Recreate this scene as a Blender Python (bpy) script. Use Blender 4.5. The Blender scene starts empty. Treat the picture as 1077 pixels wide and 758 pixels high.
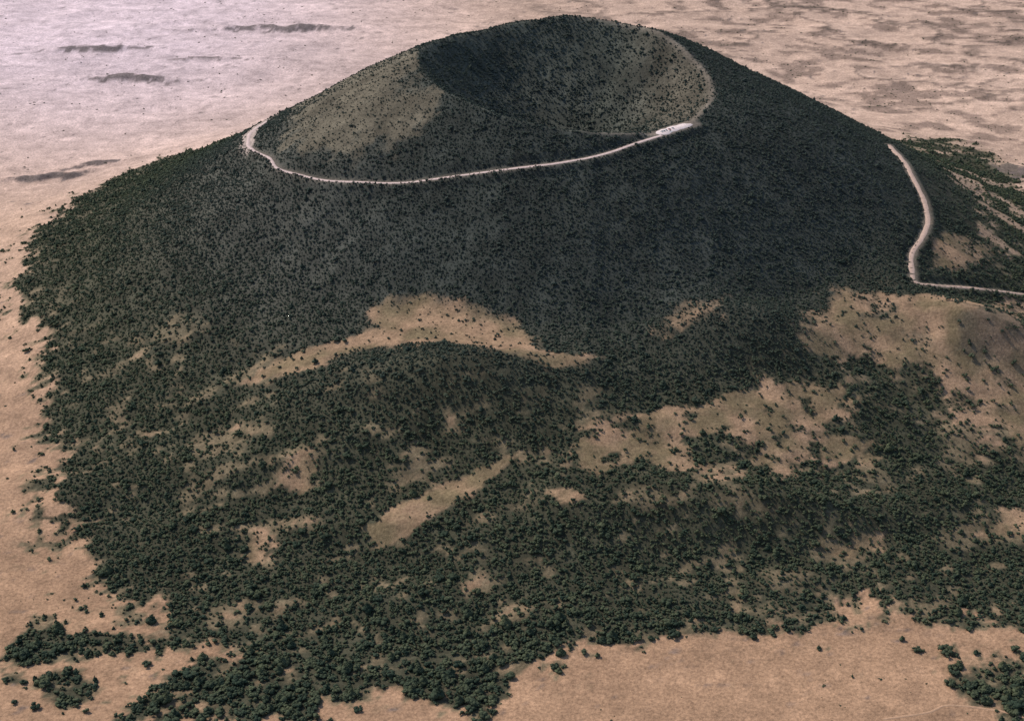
import bpy, math
import numpy as np
from mathutils import Vector
XC,YC,RR=72.,2120.,197.
rng=np.random.RandomState(5)
T=rng.rand(256,256)
def vn(x,y,s=0):
    x=np.asarray(x,float)+s*17.3; y=np.asarray(y,float)+s*9.7
    xi=np.floor(x).astype(int); yi=np.floor(y).astype(int)
    fx=x-xi; fy=y-yi; fx=fx*fx*(3-2*fx); fy=fy*fy*(3-2*fy)
    a=T[xi&255,yi&255];b=T[(xi+1)&255,yi&255];c=T[xi&255,(yi+1)&255];d=T[(xi+1)&255,(yi+1)&255]
    return (a*(1-fx)+b*fx)*(1-fy)+(c*(1-fx)+d*fx)*fy
def fbm(x,y,s=0,o=4):
    v=0;a=.5;n=0
    x=np.asarray(x,float);y=np.asarray(y,float)
    for i in range(o):
        v=v+a*vn(x,y,s+i*3);n+=a;a*=.5;x,y=(x*1.62+y*1.22),(y*1.62-x*1.22)
    return v/n-.5
# terrain: crater rim heights by bearing, flank profiles, mounds, low ridges on the plain
RA=[0,22,45,90,120,150,180,230,270,315]; RZ=[276,288,309,320,308,311,322,303,281,265]
SR=[197,250,320,423,471,600,680,760,850,950,1050]; SZ=[308,287,252,194,167,94,58,30,12,3,0]
FR=[197,250,350,450,520,600,690,790,900,1050]; FZ=[285,255,192,134,118,92,56,24,7,0]
B=[(-85,1578,150,50,32),(575,1735,110,52,38),(264,1675,80,50,26),(-250,1500,120,60,10),(250,1420,200,40,20),(-560,1480,120,80,8)]
RG=[(-770,2500,80,10,14),(-690,2545,60,8,8),(-740,3050,110,13,14),(-500,3400,150,15,16),(-850,3250,110,12,12),(-620,3180,70,9,9),(820,2500,120,30,12)]
def sst(a,b,x):
    t=np.clip((x-a)/(b-a),0,1);return t*t*(3-2*t)
def H(x,y):
    x=np.asarray(x,float);y=np.asarray(y,float)
    dx=x-XC;dy=y-YC;r=np.hypot(dx,dy);th=np.arctan2(dy,dx);td=np.degrees(th)%360
    zr=np.interp(td,RA,RZ,period=360)+fbm(np.cos(th)*4+30,np.sin(th)*4+30,8)*8
    w=sst(.3,.85,-np.sin(th))
    ro=r*(1+.03*(fbm(np.cos(th)*2.5+9,np.sin(th)*2.5+9,3)*2)*sst(197,400,r))
    base=np.interp(ro,SR,SZ)*(1-w)+np.interp(ro,FR,FZ)*w
    b0=308*(1-w)+285*w
    out=base+(zr-b0)*np.exp(-np.clip(r-RR,0,None)/120)
    ins=191+(zr-191)*np.clip(r/RR,0,1)**1.5
    k=(r-RR)/6.
    z=np.where(r>RR,out,ins)-.8*np.exp(-k*k)
    far=sst(600,1000,r)
    gl=fbm(np.cos(th)*14+40+r/300,np.sin(th)*14+40,17,3)
    z=z+gl*4.*sst(0,70,abs(r-RR))*(1-far)
    z=z+fbm(x/90,y/90,1)*9*sst(0,80,abs(r-RR))*(1-far*.6)+fbm(x/900,y/900,2,3)*16*far
    z=z+fbm(x/28,y/28,5,3)*2.5*(1-far*.7)*sst(0,25,abs(r-RR))
    lava=sst(480,600,r)*(1-sst(850,950,r))*sst(.3,.8,-np.sin(th))
    z=z+fbm(x/80,y/50,7)*16*lava
    z=z+(-abs(fbm(x/200+y/400,y/130,9,5))+.1)*(18+8*sst(0,500,x))*sst(2650,3000,y)
    for bx,by,sx,sy,h in B: z=z+h*np.exp(-((x-bx)/sx)**2-((y-by)/sy)**2)
    wy=y+fbm(x/70,y/200,19)*60
    for bx,by,sx,sy,h in RG: z=z+h*np.exp(-((x-bx)/sx)**2-((wy-by)/sy)**2)*(.7+.9*fbm(x/30,y/90,20))
    return z
# map outlines in ground metres; base-36 pairs: east=(n*2-1000), north=(n*2+1000)
def mp(s): return np.array([(int(s[i:i+2],36)*2-1000,int(s[i+2:i+4],36)*2+1000) for i in range(0,len(s),4)],float)
G=dict(forest='8GIC6HLO57KE4KJ24EHS47G84IEC4WCM5OBQ69AC659I6M8E787K766I7P5P7Y4W8U4I9E468Z3R9A3DAC3OAG349R2Y9A2I981YBG1WBL2ECC2GD327DO2AE62WEO3CFA38GO3GHS3IIC3UID4CIN4FJ43UK244KO3QLS46Q2HSOWISP4KWP8MWO7NAMXM8',
c1='BJ9YBWA9CIA6DB9TE09GE88JES8EFG8IES82E782DM8FD18SCA8WBO8YB38QAO8I9M8MAR95BS9F',c2='JBAUKEAMMUBVOACCMQ7CLP7HLG87KO7YKP8XKA9AJY92JE98IY8PIQ94IF96IU9Y',
c3='ER6RFC79G77KH47WI68EIY8FJ67YIN7GJI79J06XI86OHQ63HK6XH074GG6YGY69GE68FU6LFA6BEQ6I',c4='BS5KCK62DD6FE16ODS6CD45VCK5EC258',c5='A25PAK5KAK52A751',c6='L06ALK69LD5KL05S',c7='AJ6YB06QAY6AAE6G',
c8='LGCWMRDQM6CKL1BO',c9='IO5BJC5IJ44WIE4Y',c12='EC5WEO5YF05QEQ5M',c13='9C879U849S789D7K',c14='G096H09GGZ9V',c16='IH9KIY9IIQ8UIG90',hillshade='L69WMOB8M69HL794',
c10='G093GV9HHD9VH89AGA8W',c11='AYVFC7EMCQDTC9D6ADDI9KEA9EH2',clump1='7E427Q44813P903O943A8C367W317C34',clump2='7U2S882W8I2K8I2988267Y2C',clump3='JK34KP36KC1XJQ26JG2K',clump4='7D2Y7N2Y7Q2K7G2K',
road1='8SHG8UFQ91F29GE89ODMA2D8AOCSBGCHCAC8DAC4E8C3F8CAFYCQGID6',lot='GGD8GSDKH3DS',road2='LCGOLEFILEENLFDULCD6L4CKKUC2KQBKKRB8L4BCLSBNMWC4NSCI',trail='IG1WJ121JC26JX23KC1W')
G={k:mp(v) for k,v in G.items()}
back=np.array([(XC+q*math.cos(math.radians(a)),YC+q*math.sin(math.radians(a))) for a,q in ((125,452),(147,458))])

def inside(P,x,y):
    r=np.zeros(x.shape,bool);n=len(P)
    for i in range(n):
        x1,y1=P[i];x2,y2=P[(i+1)%n]
        if y1==y2: continue
        c=((y1>y)!=(y2>y))&(x<(x2-x1)*(y-y1)/(y2-y1)+x1)
        r^=c
    return r
def D(x,y):
    ax=fbm(x/22,y/22,11)*34+fbm(x/90,y/90,12)*40
    ay=fbm(x/22,y/22,13)*34+fbm(x/90,y/90,14)*40
    bx=fbm(x/9,y/9,15,2)*50;by=fbm(x/9,y/9,16,2)*50
    def soft(P,k):
        v=0
        for a,b,w in ((.5,0,.3),(1,.5,.3),(1.7,1.,.22),(3.,2.,.18)):
            v=v+w*inside(P,x+(ax*a+bx*b)*k,y+(ay*a+by*b)*k)
        return v
    dx=x-XC;dy=y-YC;r=np.hypot(dx,dy);th=np.arctan2(dy,dx)
    bk=(r<700)&(dy>50)
    kk=1.+1.1*sst(-250,-480,x)*sst(2500,2200,y)+.5*sst(1350,1250,y)+.8*sst(500,650,x)*sst(1800,2000,y)
    f=np.where((r<540)|bk,1.,soft(G['forest'],kk))
    d=.95*f**1.3
    for k,q_ in (('clump1',.6),('clump2',.5),('clump3',1.3),('clump4',.5)):
        d=np.maximum(d,.8*soft(G[k],q_)**1.5)
    g=fbm(x/20,y/16,21);g2=fbm(x/60,y/42,22)
    low=sst(480,640,r)*sst(1900,1700,y);west=sst(50,-350,x)*sst(1250,1450,y)
    d=d*(1-low*(1-sst(-.25,-.08,g))*.65)
    d=d*(1-low*(1-sst(-.24+.06*west,-.08+.06*west,g2))*.6)
    er=sst(480,600,x)*sst(1780,1900,y)
    d=d*(1-er*(1-sst(-.16,.02,g2+.3*g))*.85)
    d=d*(1-.35*sst(380,450,x)*sst(1500,1560,y)*sst(1800,1740,y))
    d=d*(1-.35*sst(-520,-600,x)*(1-sst(-.1,.1,g)))
    cl=0*x
    for k,q_ in (('c2',1),('c3',1),('c5',1),('c6',1),('c7',.7),('c8',1),('c9',.8),('c10',.7),('c14',.6),('c16',1)):
        cl=np.maximum(cl,q_*soft(G[k],.7))
    kp=.8*sst(.09,.18,fbm(x/22,y/17,31))
    d=d*(1-cl*(.94-kp));cl=cl*(1-.8*kp)
    for k,q_ in (('c1',.42),('c4',.3),('c12',.15)):
        q=soft(G[k],q_);d=d*(1-.93*q);cl=np.maximum(cl,q)
    ins=r<RR
    gl=fbm(np.cos(th)*22+50+r/150,np.sin(th)*22+50,18,3)
    d=d*(1-.15*sst(.0,.25,gl)*(1-low))
    d=np.where(ins,(.88-.33*sst(30,130,dx))*(.65+.75*sst(-.15,.15,fbm(x/30,y/30,33))),d)
    d=d*(1-.7*np.exp(-((r-RR)/6.)**2)*sst(-60,60,dx))
    pale=soft(G['c11'],1.2)*(~ins)
    d=d*(1-.55*pale)
    return d,cl,pale,gl

# roads --------------------------------------------------
def path(P,step=3.):
    P=np.array(P,float);Q=np.vstack([2*P[0]-P[1],P,2*P[-1]-P[-2]]);out=[]
    for i in range(1,len(Q)-2):
        a,b,c,d=Q[i-1:i+3]
        for t in np.linspace(0,1,24,endpoint=False):
            out.append(.5*((2*b)+(-a+c)*t+(2*a-5*b+4*c-d)*t*t+(-a+3*b-3*c+d)*t**3))
    out.append(P[-1]);out=np.array(out)
    s=np.r_[0,np.cumsum(np.hypot(*np.diff(out,axis=0).T))]
    n=int(s[-1]/step)+1;q=np.linspace(0,s[-1],n)
    o=np.stack([np.interp(q,s,out[:,0]),np.interp(q,s,out[:,1])],1)
    z=H(o[:,0],o[:,1]);m=9
    zp=np.pad(z,m,mode='edge');z=np.convolve(zp,np.ones(2*m+1)/(2*m+1),'valid')
    return np.c_[o,z]
R1=path(np.vstack([back,G['road1']]));RL=path(G['lot']);R2=path(G['road2']);TR=path(G['trail'])
RL[:,2]=R1[-1,2]
SP=[(R1,2.6),(RL,9.),(R2,3.2)]
# ground ---------------------------------------------------
def axis(a,b,st):
    m=np.arange(a,b+.1,st);o=[];d=st;v=0
    while v<60000: d*=1.10 if v<1500 else 1.2;d=min(d,10) if v<1500 else d;v+=d;o.append(v)
    o=np.array(o);return np.r_[a-o[::-1],m,m[-1]+o]
xs=axis(-900,900,4.);ys=axis(1080,2700,4.)
X,Y=np.meshgrid(xs,ys);Z=H(X,Y)
best=np.full(X.shape,1e9);tz=np.zeros(X.shape)
for P,w in SP:
    for q in P:
        i0,i1=np.searchsorted(xs,[q[0]-30,q[0]+30]);j0,j1=np.searchsorted(ys,[q[1]-30,q[1]+30])
        dd=np.hypot(X[j0:j1,i0:i1]-q[0],Y[j0:j1,i0:i1]-q[1])-w
        b=best[j0:j1,i0:i1];k=dd<b
        b[k]=dd[k];tz[j0:j1,i0:i1][k]=q[2]
wr=1-sst(3.,12.,best)
Z=Z*(1-wr)+tz*wr
def gi_(x,y):
    i=np.clip(np.searchsorted(xs,x)-1,0,len(xs)-2);j=np.clip(np.searchsorted(ys,y)-1,0,len(ys)-2);return i,j
def groundz(x,y):
    i,j=gi_(x,y)
    fx=(x-xs[i])/(xs[i+1]-xs[i]);fy=(y-ys[j])/(ys[j+1]-ys[j])
    return (Z[j,i]*(1-fx)+Z[j,i+1]*fx)*(1-fy)+(Z[j+1,i]*(1-fx)+Z[j+1,i+1]*fx)*fy
def roadd(x,y):
    i,j=gi_(x,y);return best[j,i]
dens,cl,pale,gl=D(X,Y)
A=lambda *c:np.array(c)
def mix(a,b,t): return a*(1-t[...,None])+b*t[...,None]
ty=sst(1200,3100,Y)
near=mix(A(.325,.196,.120)+0*X[...,None],A(.47,.325,.25),ty)  # plain pales northward, distance haze put into the ground colour
near=mix(near,A(.60,.475,.50),sst(2200,3300,Y)*sst(100,-800,X)*.9)  # lavender haze painted on the far left plain
near=near*(1+.3*fbm(X/260,Y/160,41)+.45*fbm(X/40,Y/28,42,5))[...,None]
stn=fbm(X/45+Y/110,Y/26,44,6)
st=sst(.02,.15,stn)
near=mix(near,near*A(.46,.46,.47),st*sst(2250,2800,Y)*(.15+.75*sst(-200,400,X)))
vein=sst(.03,.0,abs(fbm(X/200+Y/400,Y/130,9,5)))
near=mix(near,near*A(.4,.41,.42),vein*sst(2650,3000,Y)*(.3+.65*sst(-200,400,X)))
rid=0*X;WY=Y+fbm(X/70,Y/200,19)*60
for bx,by,sx,sy,h in RG: rid=np.maximum(rid,np.exp(-((X-bx)/sx)**2-((WY-by+sy*.6)/(sy*1.1))**2))
near=mix(near,A(.11,.09,.085)+0*near,sst(.4,.7,rid+fbm(X/16,Y/8,48)*1.8)*.85)
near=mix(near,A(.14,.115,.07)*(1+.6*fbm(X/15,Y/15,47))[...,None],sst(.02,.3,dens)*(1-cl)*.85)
r=np.hypot(X-XC,Y-YC)
cm=sst(-.2,.2,fbm(X/35,Y/26,43))
near=mix(near,mix(A(.16,.12,.068)+0*near,A(.315,.20,.125)+0*near,cm),cl*.95)
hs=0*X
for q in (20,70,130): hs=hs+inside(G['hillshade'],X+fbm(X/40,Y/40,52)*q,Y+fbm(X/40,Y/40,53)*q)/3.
near=mix(near,A(.12,.095,.068)+0*near,hs*.65)  # shade on the eastern hill, painted into the ground colour
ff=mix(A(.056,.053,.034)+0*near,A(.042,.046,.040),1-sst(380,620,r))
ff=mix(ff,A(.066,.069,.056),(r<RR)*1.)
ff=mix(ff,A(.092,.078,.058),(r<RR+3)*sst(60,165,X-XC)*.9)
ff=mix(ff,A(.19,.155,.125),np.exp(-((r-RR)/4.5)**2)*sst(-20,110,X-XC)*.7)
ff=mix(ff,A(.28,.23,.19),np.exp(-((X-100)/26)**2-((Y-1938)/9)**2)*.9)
ff=mix(ff,A(.112,.096,.070),pale)
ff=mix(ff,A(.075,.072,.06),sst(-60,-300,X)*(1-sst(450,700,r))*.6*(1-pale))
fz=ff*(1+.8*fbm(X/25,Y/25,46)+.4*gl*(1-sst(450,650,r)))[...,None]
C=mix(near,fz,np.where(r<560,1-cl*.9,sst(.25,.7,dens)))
C=mix(C,A(.24,.185,.15)+0*C,(1-sst(1.,6.,best))*.4)
C=mix(C,A(.42,.33,.29)+0*C,(1-sst(5.,11.,best))*(X<-352)*(Y<2300)*.8)
C=np.clip(C,0.01,.9)
def mesh_np(name,V,F,k=4):
    m=bpy.data.meshes.new(name);V=np.asarray(V,np.float32);F=np.asarray(F,np.int32)
    m.vertices.add(len(V));m.vertices.foreach_set('co',V.ravel())
    m.loops.add(F.size);m.loops.foreach_set('vertex_index',F.ravel())
    m.polygons.add(len(F));m.polygons.foreach_set('loop_start',np.arange(0,F.size,k,dtype=np.int32))
    m.polygons.foreach_set('loop_total',np.full(len(F),k,np.int32));m.update(calc_edges=True);m.validate()
    return m
def link(o): bpy.context.collection.objects.link(o);return o
def mat(name):
    m=bpy.data.materials.new(name);m.use_nodes=True;n=m.node_tree.nodes;l=m.node_tree.links
    b=n['Principled BSDF'];b.inputs['Roughness'].default_value=.95;b.inputs['Specular IOR Level'].default_value=.1
    return m,n,l,b
def noise(n,l,pos,scale,det=5,rough=.6):
    t=n.new('ShaderNodeTexNoise');t.inputs['Scale'].default_value=scale;t.inputs['Detail'].default_value=det;t.inputs['Roughness'].default_value=rough
    l.new(pos,t.inputs['Vector']);return t
def rmap(n,l,src,a,b,c,d):
    t=n.new('ShaderNodeMapRange');t.inputs['From Min'].default_value=a;t.inputs['From Max'].default_value=b
    t.inputs['To Min'].default_value=c;t.inputs['To Max'].default_value=d;l.new(src,t.inputs['Value']);return t.outputs[0]
def mul(n,l,a,b):
    t=n.new('ShaderNodeMath');t.operation='MULTIPLY';l.new(a,t.inputs[0]);l.new(b,t.inputs[1]);return t.outputs[0]
def vscale(n,l,c,f):
    t=n.new('ShaderNodeVectorMath');t.operation='SCALE';l.new(c,t.inputs[0]);l.new(f,t.inputs['Scale']);return t.outputs[0]
gm,n,l,b=mat('grassland_ground')
at=n.new('ShaderNodeAttribute');at.attribute_name='soil_haze_shade'
geo=n.new('ShaderNodeNewGeometry')
f1=rmap(n,l,noise(n,l,geo.outputs['Position'],.3,5,.75).outputs[0],.3,.7,.55,1.42)
f2=rmap(n,l,noise(n,l,geo.outputs['Position'],.045,4,.65).outputs[0],.3,.7,.8,1.2)
sc=n.new('ShaderNodeMapping');sc.inputs['Scale'].default_value=(.05,.10,.1);l.new(geo.outputs['Position'],sc.inputs['Vector'])
f3=rmap(n,l,noise(n,l,sc.outputs[0],1.,4,.7).outputs[0],.35,.65,.93,1.06)
f=mul(n,l,mul(n,l,f1,f2),f3)
l.new(vscale(n,l,at.outputs['Color'],f),b.inputs['Base Color'])
bp=n.new('ShaderNodeBump');bp.inputs['Strength'].default_value=.6;bp.inputs['Distance'].default_value=1.5
l.new(noise(n,l,geo.outputs['Position'],.25,4,.7).outputs[0],bp.inputs['Height']);l.new(bp.outputs[0],b.inputs['Normal'])
nx,ny=len(xs),len(ys)
i=(np.arange(ny-1)[:,None]*nx+np.arange(nx-1)[None]).ravel()
m=mesh_np('ground',np.stack([X.ravel(),Y.ravel(),Z.ravel()],1),np.stack([i,i+1,i+1+nx,i+nx],1))
ca=m.attributes.new('soil_haze_shade','FLOAT_COLOR','POINT')
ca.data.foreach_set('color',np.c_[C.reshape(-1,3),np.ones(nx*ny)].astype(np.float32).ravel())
m.polygons.foreach_set('use_smooth',np.ones(len(m.polygons),bool));m.materials.append(gm)
go=link(bpy.data.objects.new('ground',m));go['kind']='structure'
# road ribbons
def roadmat(name,c):
    m,n,l,b=mat(name);g=n.new('ShaderNodeNewGeometry');cc=n.new('ShaderNodeRGB');cc.outputs[0].default_value=(*c,1)
    f=rmap(n,l,noise(n,l,g.outputs['Position'],.4,5,.6).outputs[0],.3,.7,.75,1.15)
    l.new(vscale(n,l,cc.outputs[0],f),b.inputs['Base Color']);return m
def ribbon(name,P,w,mt,up=.3,jit=0.,fr=6.,taper=0):
    t=np.gradient(P[:,:2],axis=0);t/=np.hypot(t[:,0],t[:,1])[:,None];nr=np.c_[-t[:,1],t[:,0]]
    ii=np.arange(len(P));tp=np.minimum(1,.35+np.minimum(ii,len(P)-1-ii)/max(taper,1)) if taper else 1.
    j=[(1+jit*fbm(ii/fr,0*P[:,0]+q,77)*2)*tp for q in (0,7)]
    wl=(w*j[0])[:,None];wr_=(w*j[1])[:,None]
    a=np.c_[P[:,:2]+nr*wl,P[:,2]+up];d=np.c_[P[:,:2]-nr*wr_,P[:,2]+up]
    a2=np.c_[P[:,:2]+nr*(wl+.5),P[:,2]-.4];d2=np.c_[P[:,:2]-nr*(wr_+.5),P[:,2]-.4]
    V=np.stack([a2,a,d,d2],1).reshape(-1,3);F=[]
    for k in range(len(P)-1):
        for q in range(3): F.append((4*k+q,4*k+4+q,4*k+5+q,4*k+1+q))
    m=mesh_np(name,V,F);m.materials.append(mt)
    o=link(bpy.data.objects.new(name,m));o['kind']='structure';return o
rm=roadmat('pale_gravel',(.52,.40,.37));rm2=roadmat('pinkish_gravel',(.45,.32,.26));tm=roadmat('dirt',(.40,.25,.16));lotm=roadmat('lot_surface',(.60,.50,.48))
ribbon('spiral_road',R1,2.3,rm,up=.15,jit=.35);ribbon('access_road',R2,3.0,rm2,up=.15,jit=.4)
ribbon('parking_lot',RL,7.8,lotm,up=.19,jit=.5,fr=2.,taper=4)
TR[:,2]=groundz(TR[:,0],TR[:,1]);ribbon('dirt_trail',TR,1.1,tm,up=.2,jit=.4)

# trees ---------------------------------------------------
def leafmat(name,c1,c2):
    m,n,l,b=mat(name);oi=n.new('ShaderNodeObjectInfo');g=n.new('ShaderNodeNewGeometry')
    rp=n.new('ShaderNodeMix');rp.data_type='RGBA';rp.inputs['A'].default_value=(*c1,1);rp.inputs['B'].default_value=(*c2,1)
    l.new(oi.outputs['Random'],rp.inputs['Factor'])
    # cooler, darker needles with altitude
    sx=n.new('ShaderNodeSeparateXYZ');l.new(g.outputs['Position'],sx.inputs[0])
    hm=n.new('ShaderNodeMix');hm.data_type='RGBA';l.new(rmap(n,l,sx.outputs['Z'],70,170,0,.75),hm.inputs['Factor'])
    l.new(rp.outputs['Result'],hm.inputs['A']);hm.inputs['B'].default_value=(.037,.048,.044,1)
    f=rmap(n,l,noise(n,l,g.outputs['Position'],.9,2,.7).outputs[0],.3,.7,.55,1.5)
    l.new(vscale(n,l,hm.outputs['Result'],f),b.inputs['Base Color']);return m
lm=leafmat('conifer_foliage',(.028,.042,.028),(.072,.082,.046))
bm_,n,l,b=mat('bark');b.inputs['Base Color'].default_value=(.11,.08,.06,1)
t=(1+5**.5)/2
IV=np.array([(-1,t,0),(1,t,0),(-1,-t,0),(1,-t,0),(0,-1,t),(0,1,t),(0,-1,-t),(0,1,-t),(t,0,-1),(t,0,1),(-t,0,-1),(-t,0,1)],float);IV/=np.linalg.norm(IV[0])
IF=[(0,11,5),(0,5,1),(0,1,7),(0,7,10),(0,10,11),(1,5,9),(5,11,4),(11,10,2),(10,7,6),(7,1,8),(3,9,4),(3,4,2),(3,2,6),(3,6,8),(3,8,9),(4,9,5),(2,4,11),(6,2,10),(8,6,7),(9,8,1)]
def sub(V,F):
    V=[tuple(v) for v in V];c={};o=[]
    def mid(a,b):
        k=(min(a,b),max(a,b))
        if k not in c:
            q=(np.array(V[a])+np.array(V[b]))/2;V.append(tuple(q/np.linalg.norm(q)));c[k]=len(V)-1
        return c[k]
    for a,b,d in F:
        x,y,z=mid(a,b),mid(b,d),mid(d,a);o+=[(a,x,z),(b,y,x),(d,z,y),(x,y,z)]
    return np.array(V),o
IV2,IF2=sub(IV,IF)
def crown(seed,kind,fine):
    r=np.random.RandomState(seed);V=[];F=[]
    SV,SF=(IV2,IF2) if fine else (IV,IF)
    nl=11 if fine else 6
    for k in range(nl):
        if kind==0:
            a=r.rand()*6.28;rad=.0 if k==0 else .3+.5*r.rand();c=np.array([math.cos(a)*rad,math.sin(a)*rad,.55+.65*r.rand()*(1-rad*.6)]);s=np.array([1,1,.85])*((.20 if fine else .26)+.24*r.rand())
        else:
            h=k/(nl-1);a=k*2.4;rad=.4*(1-h);c=np.array([math.cos(a)*rad,math.sin(a)*rad,.5+1.1*h]);s=np.array([1,1,.8])*(.46*(1-h)+.18)
        v=SV*s*(1+.6*(r.rand(len(SV),1)-.5))+c;o=len(V);V+=v.tolist();F+=[(a+o,b+o,d+o) for a,b,d in SF]
    nv=len(V)
    for k in range(260 if fine else 25):
        i=r.randint(0,nv);p_=np.array(V[i]);q=p_+(p_-np.array([0,0,.9]))*.12
        o=len(V);d=r.randn(3,3)*(.08 if fine else .13);V+=[(q+d[0]).tolist(),(q+d[1]).tolist(),(q+d[2]).tolist()];F.append((o,o+1,o+2))
    return np.array(V),F
def trunk(seed):
    r=np.random.RandomState(seed);V=[];F=[]
    def limb(a,b,ra,rb):
        a=np.array(a);b=np.array(b);o=len(V);d=(b-a)/np.linalg.norm(b-a);u=np.cross(d,[1,.1,0]);u/=np.linalg.norm(u);w=np.cross(d,u)
        for P,q in((a,ra),(b,rb)):
            for k in range(6): V.append((P+q*(math.cos(k*1.047)*u+math.sin(k*1.047)*w)).tolist())
        for k in range(6):
            k2=(k+1)%6;F.append((o+k,o+k2,o+6+k2));F.append((o+k,o+6+k2,o+6+k))
    limb((0,0,-.25),(.03,.02,.55),.10,.075);limb((.03,.02,.55),(0,.04,1.1),.075,.03)
    for k in range(4):
        a=k*1.6+r.rand();limb((.02,.02,.4+.1*k),(math.cos(a)*.45,math.sin(a)*.45,.8+.12*k),.04,.015)
    return np.array(V),F
kinds=[0,0,1,0,0];crowns=[];trunks=[];srcs=[]
for k,kd in enumerate(kinds):
    V,F=crown(50+k,kd,True);m1=mesh_np('crown',V,F,3);m1.materials.append(lm);crowns.append(m1)
    V2,F2=trunk(80+k);m2=mesh_np('trunk',V2,F2,3);m2.materials.append(bm_);trunks.append(m2)
    V,F=crown(50+k,kd,False)
    m3=mesh_np('woodland_tree',V,F,3);m3.materials.append(lm)
    srcs.append(bpy.data.objects.new('woodland_tree',m3))
def cand(x0,x1,y0,y1,sp):
    gx,gy=np.meshgrid(np.arange(x0,x1,sp),np.arange(y0,y1,sp))
    gx=gx+(rng.rand(*gx.shape)-.5)*sp*.95;gy=gy+(rng.rand(*gx.shape)-.5)*sp*.95
    return gx.ravel(),gy.ravel()
xa,ya=cand(-900,900,1085,2900,3.8);ra=np.hypot(xa-XC,ya-YC);k=(ra>=560)&((ya<2450)|(rng.rand(len(xa))<.5));xa,ya=xa[k],ya[k]
xb,yb=cand(-500,640,1550,2690,3.2);rb=np.hypot(xb-XC,yb-YC);k=(rb<560)&((yb<2400)|(rng.rand(len(xb))<.5));xb,yb=xb[k],yb[k]
x=np.r_[xa,xb];y=np.r_[ya,yb]
d,_,pl,_=D(x,y)
fg=sst(1300,1190,y)
k=(rng.rand(len(x))<d*(1-.4*fg))&(roadd(x,y)>np.where(x>400,4.,3.)+2.5*((x<-352)&(y<2300)));x,y,fg,pl=x[k],y[k],fg[k],pl[k]
rr=np.hypot(x-XC,y-YC)
s=(1.15+2.3*rng.rand(len(x))**2)*(1-.28*(1-sst(450,640,rr)))*(1+.1*sst(1480,1300,y)+.55*fg)*(1-.25*pl)
s*=1+.6*(rng.rand(len(x))<.06)
x2,y2=cand(-1300,1400,1085,3900,8.5)
pr=.014+.05*sst(.04,.14,fbm(x2/90,y2/60,51))+sst(2500,2900,y2)*.45*sst(.04,.15,fbm(x2/45+y2/110,y2/26,44,6))*(.12+.88*sst(-200,400,x2))
d2=D(x2,y2)[0]
k=(rng.rand(len(x2))<pr)&(d2<.02)&(roadd(x2,y2)>2.5);x2,y2=x2[k],y2[k]
s2=.7+1.9*rng.rand(len(x2))**2.5
x=np.r_[x,x2];y=np.r_[y,y2];s=np.r_[s,s2];z=groundz(x,y)-.15*s
rot=rng.rand(len(x))*6.283;idx=rng.randint(0,5,len(x));hz=s*(.65+.4*rng.rand(len(x)))
hz[-len(x2):]*=.6
# the 300 largest near trees are individuals, the rest one woodland
cp,sp_=math.cos(math.radians(27)),math.sin(math.radians(27))
dyv=y*cp-(z-940)*sp_;up=y*sp_+(z-940)*cp
vis=(abs(x/dyv)<.311)&(up/dyv>-.218)
order=np.argsort(np.where(vis,np.sqrt(x*x+y*y+(z-940)**2)/(s*s*hz)**.333,1e9))[:300]
proto={}
col=bpy.context.collection
for q,i in enumerate(order):
    e=bpy.data.objects.new('juniper_tree' if kinds[idx[i]]==0 else 'pine_tree',None);e.empty_display_size=.5
    e.location=(x[i],y[i],z[i]);e.rotation_euler=(0,0,rot[i]);e.scale=(s[i],s[i],hz[i]);col.objects.link(e)
    e['label']='rounded dark green juniper tree on dry tan grass' if kinds[idx[i]]==0 else 'pointed dark green pinyon pine on dry tan grass'
    e['category']='tree';e['group']='junipers and pinyons scattered over dry grassland'
    for nm,ms in(('trunk',trunks),('crown',crowns)):
        if (nm,idx[i]) in proto: o=proto[(nm,idx[i])].copy()
        else: o=bpy.data.objects.new(nm,ms[idx[i]]);proto[(nm,idx[i])]=o
        o.parent=e;col.objects.link(o)
msk=np.ones(len(x),bool);msk[order]=False
m=bpy.data.meshes.new('woodland');N=int(msk.sum());m.vertices.add(N)
m.vertices.foreach_set('co',np.stack([x,y,z],1)[msk].astype(np.float32).ravel())
a=m.attributes.new('tree_scale','FLOAT_VECTOR','POINT');a.data.foreach_set('vector',np.stack([s,s,hz],1)[msk].astype(np.float32).ravel())
a=m.attributes.new('tree_turn','FLOAT_VECTOR','POINT');a.data.foreach_set('vector',np.stack([0*x,0*x,rot],1)[msk].astype(np.float32).ravel())
a=m.attributes.new('tree_kind','INT','POINT');a.data.foreach_set('value',idx[msk].astype(np.int32))
wo=link(bpy.data.objects.new('woodland',m));wo['kind']='stuff'
ng=bpy.data.node_groups.new('woodland','GeometryNodeTree')
ng.interface.new_socket('Geometry',in_out='INPUT',socket_type='NodeSocketGeometry');ng.interface.new_socket('Geometry',in_out='OUTPUT',socket_type='NodeSocketGeometry')
n=ng.nodes;l=ng.links;gi=n.new('NodeGroupInput');gout=n.new('NodeGroupOutput')
ip=n.new('GeometryNodeInstanceOnPoints');jn=n.new('GeometryNodeJoinGeometry')
for o in reversed(srcs):
    oi=n.new('GeometryNodeObjectInfo');oi.inputs['Object'].default_value=o;oi.inputs['As Instance'].default_value=True
    l.new(oi.outputs['Geometry'],jn.inputs[0])
l.new(jn.outputs[0],ip.inputs['Instance']);l.new(gi.outputs[0],ip.inputs['Points']);ip.inputs['Pick Instance'].default_value=True
def na(nm,t):
    q=n.new('GeometryNodeInputNamedAttribute');q.data_type=t;q.inputs['Name'].default_value=nm;return q.outputs['Attribute']
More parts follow.
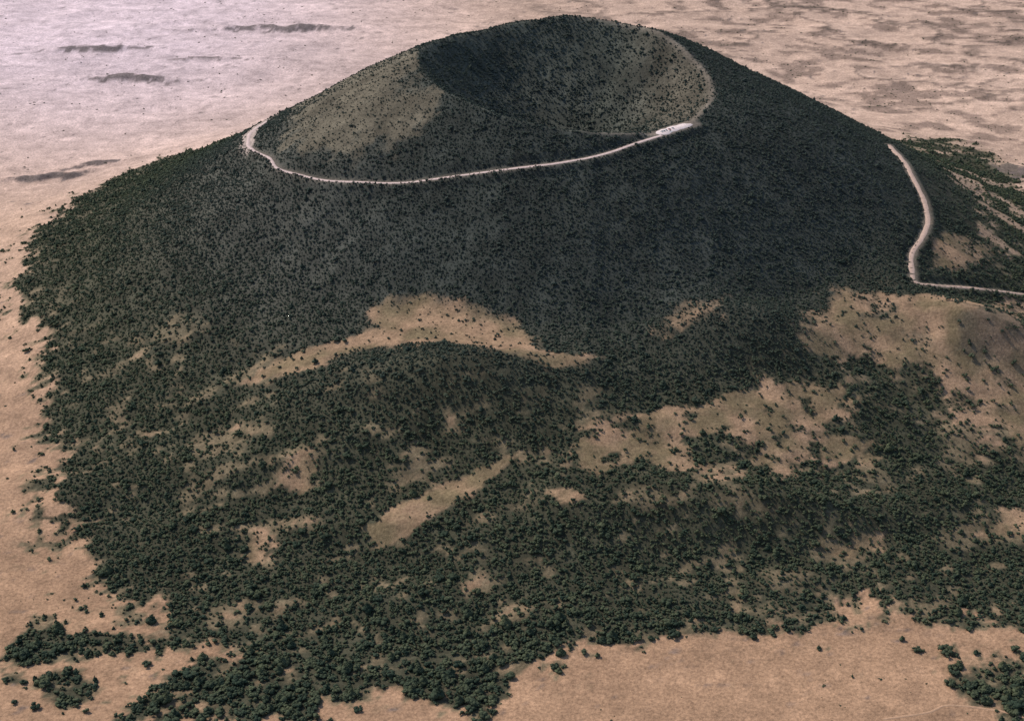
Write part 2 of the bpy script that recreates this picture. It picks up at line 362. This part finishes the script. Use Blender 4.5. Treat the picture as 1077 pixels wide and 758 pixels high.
l.new(na('tree_kind','INT'),ip.inputs['Instance Index']);l.new(na('tree_turn','FLOAT_VECTOR'),ip.inputs['Rotation']);l.new(na('tree_scale','FLOAT_VECTOR'),ip.inputs['Scale'])
l.new(ip.outputs[0],gout.inputs[0])
md=wo.modifiers.new('trees','NODES');md.node_group=ng
# cars on the rim car park ---------------------------------------
def loft(name,secs,mt):
    V=[];F=[]
    for s_ in secs: V+=s_
    q=len(secs[0])
    for a in range(len(secs)-1):
        for b_ in range(q): F.append((a*q+b_,a*q+(b_+1)%q,(a+1)*q+(b_+1)%q,(a+1)*q+b_))
    m=bpy.data.meshes.new(name);m.from_pydata(V,[],F+[tuple(range(q))[::-1],tuple(range((len(secs)-1)*q,len(secs)*q))]);m.materials.append(mt);return m
def sec(x,z0,z1,w0,w1): return [(x,-w0,z0),(x,w0,z0),(x,w0,(z0+z1)/2),(x,w1,z1),(x,-w1,z1),(x,-w0,(z0+z1)/2)]
glass,n_,l_,b_=mat('window_glass');b_.inputs['Base Color'].default_value=(.03,.035,.04,1);b_.inputs['Roughness'].default_value=.1;b_.inputs['Specular IOR Level'].default_value=.5
tyre,n_,l_,b_=mat('tyre_rubber');b_.inputs['Base Color'].default_value=(.02,.02,.02,1)
wm=bpy.data.meshes.new('wheel');Vw=[];Fw=[]
for sgn in(-.11,.11):
    for k in range(14): Vw.append((.33*math.cos(k*math.pi/7),sgn,.33*math.sin(k*math.pi/7)))
for k in range(14): Fw.append((k,(k+1)%14,14+(k+1)%14,14+k))
Fw+=[tuple(range(14))[::-1],tuple(range(14,28))];wm.from_pydata(Vw,[],Fw);wm.materials.append(tyre)
cm_=loft('cabin',[sec(-1.6,.92,.96,.78,.76),sec(-1.15,.9,1.42,.8,.62),sec(.25,.9,1.45,.8,.62),sec(.95,.92,.96,.78,.76)],glass)
tn=(RL[-1,:2]-RL[0,:2]);tn/=np.hypot(*tn);nr=np.array([-tn[1],tn[0]])
for nm,c_,u_,v_,tw in (('white',(.75,.75,.74),10,3.4,.02),('silver',(.5,.5,.52),14,3.5,-.03),('white',(.75,.75,.74),18,3.4,.04),('dark red',(.25,.03,.03),24,3.4,0),('silver',(.5,.5,.52),30,3.5,.03),('white',(.75,.75,.74),19,-3.4,3.1)):
    mt,n_,l_,b_=mat(nm.replace(' ','_')+'_paint');b_.inputs['Base Color'].default_value=(*c_,1);b_.inputs['Roughness'].default_value=.3;b_.inputs['Specular IOR Level'].default_value=.5
    bm2=loft('body',[sec(-2.2,.35,.8,.78,.72),sec(-2.05,.25,.93,.86,.8),sec(-.6,.22,.97,.88,.82),sec(1.,.22,.95,.88,.82),sec(2.05,.28,.78,.84,.74),sec(2.2,.38,.65,.76,.7)],mt)
    e=link(bpy.data.objects.new('parked_car',None));P_=RL[0,:2]+tn*u_+nr*v_
    e.location=(P_[0],P_[1],RL[0,2]+.19);e.rotation_euler=(0,0,math.atan2(nr[1],nr[0])+tw)
    e['label']=nm+' car parked on the pale crater rim parking lot';e['category']='car';e['group']='cars parked on the crater rim lot'
    for pn,ms in(('body',bm2),('cabin',cm_)):
        o=link(bpy.data.objects.new(pn,ms));o.parent=e
    for wx in(-1.35,1.35):
        for wy in(-.78,.78):
            o=link(bpy.data.objects.new('wheel',wm));o.parent=e;o.location=(wx,wy,.33)
# camera, light ------------------------------------------------
c=bpy.data.cameras.new('camera');c.sensor_width=36;c.lens=57.09;c.clip_start=1;c.clip_end=120000
co=link(bpy.data.objects.new('camera',c));co.location=(0,0,940);co.rotation_euler=(math.radians(63),0,0);bpy.context.scene.camera=co
sl=bpy.data.lights.new('sun','SUN');sl.energy=4.1;sl.angle=math.radians(.6);sl.color=(1,.93,.83)
so=link(bpy.data.objects.new('sun',sl));S=Vector((-.57,.39,.74)).normalized()
so.rotation_euler=S.to_track_quat('Z','Y').to_euler()
w=bpy.data.worlds.new('World');bpy.context.scene.world=w;w.use_nodes=True
n=w.node_tree.nodes;l=w.node_tree.links
sk=n.new('ShaderNodeTexSky');sk.sky_type='NISHITA';sk.sun_disc=False;sk.sun_elevation=math.asin(S.z);sk.sun_rotation=math.radians(304)
l.new(sk.outputs[0],n['Background'].inputs[0]);n['Background'].inputs[1].default_value=.15
vs=bpy.context.scene.view_settings;vs.view_transform='Standard';vs.look='None';vs.exposure=0
